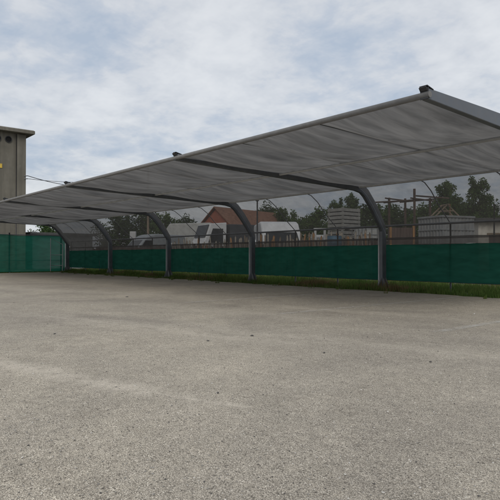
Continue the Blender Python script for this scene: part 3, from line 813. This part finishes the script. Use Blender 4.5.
def drum(px, Z, rz, z, mt, lab):
    d = thing('drum', at(px, Z, z), rz, lab, 'drum')
    prof_ = [(0, .27), (.02, .285), (.28, .285), (.30, .295), (.32, .285), (.58, .285), (.60, .295), (.62, .285), (.86, .285), (.88, .28)]
    MB().tube([(0, 0, q) for q, _ in prof_], [r for _, r in prof_], 20).build('shell', mt, d)
    MB().tube([(.14, 0, .875), (.14, 0, .91)], .035, 10).build('bung', M_BLACK, d)
pl_ = thing('pallet_table', at(333, 21.6), RZ0 + R(30), 'rough timber bench under the blue drum in front of the crates', 'bench')
MB().box((0, 0, .72), (1.1, .8, .06), bev=.01).build('top', M_WOOD, pl_)
for sx2 in (-1, 1):
    for sy2 in (-1, 1): MB().box((sx2 * .46, sy2 * .33, .345), (.08, .08, .69), bev=.006).build('leg', M_WOOD, pl_)
drum(334.5, 21.6, 0, .75, M_BLUE, 'faded blue plastic drum standing on the timber bench before the crates')

# rusty frame of posts and beams
rfm = thing('steel_frame', at(411, 20.5), RZ0, 'open rusty steel frame of posts and top beams beside the grey container', 'frame')
RP = [(-.72, .35, 3.05), (-.03, -.55, 3.28), (.78, .2, 3.02), (.1, 1.1, 3.1)]
for (x, y, h) in RP: MB().box((x, y, h / 2), (.066, .066, h), rz=.4, bev=.006).build('post', M_RUST, rfm)
for i in range(4):
    a = Vector(RP[i]); b2 = Vector(RP[(i + 1) % 4]); a.z = 2.93; b2.z = 2.93
    e = (b2 - a).normalized() * .25; z_ = Vector((0, 0, .045 * i - .05))
    MB().tube([a - e + z_, b2 + e + z_], .028, 8).build('beam', M_RUST, rfm)
MB().tube([(-1.45, .75, 2.9), (-.2, -.42, 2.86)], .03, 8).build('beam', M_RUST, rfm)
MB().tube([(.05, -.5, 3.03), (1.45, .1, 3.0)], .03, 8).build('beam', M_RUST, rfm)
# brown panel with orange posts
bp = thing('timber_hoarding', at(402, 18.6), RZ0 + R(5), 'brown board panel between two orange posts below the rusty frame', 'panel')
m = MB()
for k in range(7): m.box((-.31 + k * .105, rnd.uniform(-.004, .004), .92), (.10, .025, 1.76), bev=.003)
m.build('boards', M_BROWN, bp)
for s in (-1, 1): MB().box((s * .40, -.01, .93), (.065, .065, 1.86), bev=.006).build('post', M_ORANGE, bp)

# grey corrugated container
cn = thing('container', at(446, 19.6), RZ0 + R(24), 'grey corrugated metal container behind the near bay of the fence', 'container')
w_, d_ = 1.45, 1.2
pts = []
def corr(p0, p1, nrm, nseg):
    p0, p1 = Vector(p0), Vector(p1)
    for i in range(nseg):
        for (f, o) in ((0, 0), (.35, 0), (.5, -.025), (.85, -.025)):
            q = p0.lerp(p1, (i + f) / nseg) + Vector(nrm) * o; pts.append((q.x, q.y))
corr((-w_ / 2, -d_ / 2), (w_ / 2, -d_ / 2), (0, -1), 9); corr((w_ / 2, -d_ / 2), (w_ / 2, d_ / 2), (1, 0), 8)
corr((w_ / 2, d_ / 2), (-w_ / 2, d_ / 2), (0, 1), 9); corr((-w_ / 2, d_ / 2), (-w_ / 2, -d_ / 2), (-1, 0), 8)
MB().prism(pts, .12, 2.16, 'z').build('body', M_GREYBOX, cn)
MB().box((0, 0, 2.2), (w_ + .06, d_ + .06, .07), bev=.012).build('top_rim', M_GREYBOX, cn)
MB().box((0, 0, .06), (w_ + .04, d_ + .04, .11), bev=.01).build('base', M_GREYBOX, cn)
MB().box((0, 0, 1.75), (w_ + .035, d_ + .035, .05), bev=.008).build('band', M_GREYBOX, cn)
# trestle resting on it
ts = thing('trestle', at(445, 19.6, 2.236), RZ0 + R(10), 'small timber A frame trestle resting on top of the grey container', 'trestle')
for y in (-.18, .18):
    for s in (-1, 1): MB().tube([(s * .46, y, .0), (s * .02, y, .40)], .028, 8).build('leg', M_WOOD, ts)
    MB().tube([(-.26, y, .20), (.26, y, .20)], .02, 8).build('brace', M_WOOD, ts)
MB().tube([(0, -.28, .42), (0, .28, .42)], .028, 8).build('ridge_bar', M_WOOD, ts)
tag(MB().tube([(0, 0, 0), (.01, 0, 2.85)], [.03, .026], 8).build('pole', M_ORANGE), 'thin orange brown pole standing behind the grey container', 'pole').location = at(450, 21.2)
tag(MB().tube([(0, 0, 0), (.02, 0, 3.3)], [.05, .03], 8).build('pole', M_DARKWIRE), 'thin dark pole standing before the low cream shed at the right', 'pole').location = at(494, 26)

# low cream shed at right
sh = thing('cream_shed', at(496, 31), RZ0 + R(-6), 'low cream rendered shed with flat dark roof right of the container', 'shed')
MB().box((1.2, 0, 1.33), (5.2, 3, 2.66), bev=.01).build('wall', M_CREAM, sh)
MB().box((1.2, -.1, 2.77), (5.7, 3.6, .2), bev=.015).build('roof', M_DARKROOF, sh)
dr = MB().box((-.1, -1.515, 1.0), (1.5, .05, 1.9), bev=.006).build('door', M_BROWN, sh)
MB().box((.52, -1.55, 1.0), (.05, .06, .16), bev=.01).build('handle', M_STEEL, dr)
MB().box((-.1, -1.512, 2.02), (1.7, .06, .12), bev=.006).build('lintel', M_WOOD, sh)
# grey shed behind the end fence
gs = thing('grey_shed', (-37.6, 14.1, 0), R(4), 'low dark grey shed roof showing between tower and carport', 'shed')
MB().box((0, 0, 1.1), (3, 4.2, 2.2), bev=.01).build('wall', M_GREYBOX, gs)
MB().box((0, 0, 2.29), (3.5, 4.7, .16), bev=.015).build('roof', M_DARKROOF, gs)
# sign like white box on a post
wb = thing('meter_box', at(133, 24.5), RZ0, 'white meter box on a thin post behind the far bay of net', 'meter box')
MB().box((0, 0, 1.75), (.26, .18, .36), bev=.015).build('cabinet', M_WHITE, wb)
MB().tube([(0, 0.02, 0), (0, .02, 1.57)], .025, 8).build('post', M_STEEL, wb)
# lamp post behind the van
lp = thing('lamp_post', at(257.3, 25.5), RZ0, 'thin grey lamp post standing at the left side of the white van', 'lamp post')
MB().tube([(0, 0, 0), (0, 0, 3.4)], [.045, .035], 10).build('shaft', M_STEEL, lp)
MB().box((0, -.05, 3.42), (.16, .28, .07), bev=.02).build('lamp_head', M_STEEL, lp)

# ------------------------------------------------------------------ trees
def tree_meshes(seed, H, Wd, leaf, mt, upright=.6, n=3600, low=.18):
    rr = random.Random(seed)
    tm = MB()
    tm.tube([(0, 0, 0), (rr.uniform(-.1, .1), rr.uniform(-.1, .1), H * .4), (rr.uniform(-.2, .2), rr.uniform(-.2, .2), H * .82)], [H * .022 + .04, H * .015 + .02, .02], 8)
    clumps = []
    nb = 34
    for i in range(nb):
        t = low + (1 - low) * (i + rr.random()) / nb
        hh = (t - low) / (1 - low); prof = min(1, .55 + hh * 1.2) * max(.05, 1 - max(0, hh - .62) / .40) ** .55
        an = rr.random() * 2 * PI; rad = Wd / 2 * prof * rr.uniform(.15, .92)
        c = Vector((math.cos(an) * rad, math.sin(an) * rad, H * (t * .93)))
        z0 = max(.3, c.z - rad * 1.3 * upright - .2)
        tm.tube([(0, 0, z0), (c.x * .5, c.y * .5, z0 + (c.z - z0) * .45), tuple(c)], [.05 * H / 7, .03 * H / 7, .008], 5)
        clumps.append((c, Wd * rr.uniform(.14, .25) * (.55 + .6 * prof)))
    for i in range(6):
        an = rr.random() * 6.3
        clumps.append((Vector((math.cos(an) * Wd * .24, math.sin(an) * Wd * .24, H * rr.uniform(.86, .98))), Wd * rr.uniform(.07, .12)))
    lm = MB()
    tot = sum(r ** 2 for _, r in clumps)
    for c, r in clumps:
        for k in range(int(n * r * r / tot)):
            d = Vector((rr.gauss(0, 1), rr.gauss(0, 1), rr.gauss(0, 1))).normalized() * r * rr.random() ** .45
            d.z *= 1 + upright
            p = c + d
            a = Vector((rr.gauss(0, 1), rr.gauss(0, 1), rr.gauss(0, .8) + upright)).normalized(); b_ = a.cross(Vector((rr.gauss(0, 1), rr.gauss(0, 1), rr.gauss(0, 1)))).normalized()
            s = leaf * rr.uniform(.6, 1.3)
            lm.add([p - a * s, p + b_ * s * .42, p + a * s, p - b_ * s * .42], [(0, 1, 2, 3)])
    return tm, lm
KIND = {
    'upright': (tree_meshes(3, 7.3, 2.9, .12, M_LEAF, .3, 12000, .08), M_LEAF),
    'upright2': (tree_meshes(8, 7.5, 2.7, .12, M_LEAF, .35, 12000, .08), M_LEAF),
    'round': (tree_meshes(21, 7, 5.6, .2, M_LEAF2, .1, 5600, .14), M_LEAF2),
    'round2': (tree_meshes(34, 7, 5.0, .2, M_LEAF, .25, 5200, .12), M_LEAF),
    'shrub': (tree_meshes(55, 3.2, 3.4, .13, M_LEAF2, .1, 4200, .04), M_LEAF2),
}
MADE = {}
def tree(kind, px, Z, H, label, group, name='tree'):
    p = at(px, Z)
    (tm, lm), mt = KIND[kind]
    t = thing(name, p, rnd.random() * 6.28, label, 'shrub' if kind == 'shrub' else 'tree', group)
    if kind not in MADE:
        a = tm.build('trunk', M_BARK, t); b_ = lm.build('crown', mt, t); MADE[kind] = (a, b_)
    else:
        for src in MADE[kind]:
            c = src.copy(); COL.objects.link(c); c.parent = t
    h0 = {'upright': 7.3, 'upright2': 7.5, 'round': 7, 'round2': 7, 'shrub': 3.2}[kind]
    s = H / h0; t.scale = (s * rnd.uniform(.92, 1.1), s * rnd.uniform(.92, 1.1), s)
    return t
TG = 'trees beyond the yard'
tree('upright', 447, 46, hz(179, 46), 'tall upright green tree directly behind the grey container', TG)
tree('upright2', 480, 45, hz(177, 45), 'tall upright green tree above the low cream shed', TG)
tree('round2', 455, 58, hz(200, 58), 'lower bushy tree between the two tall upright trees', TG)
far = [('round', 118, 78, 213, 'dark tree at the far left end of the tree row, behind the dense net'), ('round', 143, 80, 211, 'dark round tree above the dull grey van'),
       ('round2', 166, 76, 214, 'dark bushy tree left of the pale trailer'), ('round', 186, 84, 217, 'low dark tree peeping over the pale trailer'),
       ('round', 268, 82, 206, 'dark tree right behind the white van roof'), ('round2', 285, 74, 209, 'mid green tree above the front of the white van'),
       ('round', 303, 80, 217, 'lowest dark tree between the white van and the crates'), ('round2', 320, 72, 209, 'bushy tree just left of the crate stack'),
       ('upright', 351, 58, 193, 'tall narrow tree rising behind the crate stack'), ('round', 366, 70, 203, 'dark tree right of the crate stack by the near arm'),
       ('round2', 388, 72, 206, 'bushy tree left of the rusty frame posts'), ('round', 408, 70, 208, 'dark tree seen through the rusty frame'),
       ('round2', 426, 66, 205, 'bushy tree right of the rusty frame'), ('upright2', 336, 66, 199, 'slender tree just above the top crate'),
       ('round', 246, 92, 214, 'dark tree behind the roof of the brick house'), ('round2', 496, 80, 214, 'low hazy tree at the right edge above the cream shed'),
       ('round', 46, 62, 222, 'small tree top showing in the gap between tower and carport')]
far += [('round2', 438, 74, 207, 'bushy tree just left of the tall upright tree behind the container'), ('round', 466, 70, 205, 'dark tree filling the gap between the two tall upright trees'),
        ('round2', 376, 78, 207, 'pale bushy tree showing through the near curved arm'), ('round', 484, 76, 203, 'dark tree crown right behind the tall tree over the shed')]
for (kd, px, Z, py, lab) in far: tree(kd, px, Z, hz(py, Z), lab, TG)
for (px, Z, H, lab) in [(223, 40, 2.6, 'dark shrub in front of the truck cab'), (300, 30, 2.0, 'dark shrub right of the white van'), (378, 24, 2.1, 'dark shrub left of the brown board panel')]:
    tree('shrub', px, Z, H, lab, 'shrubs in the yard', 'shrub')
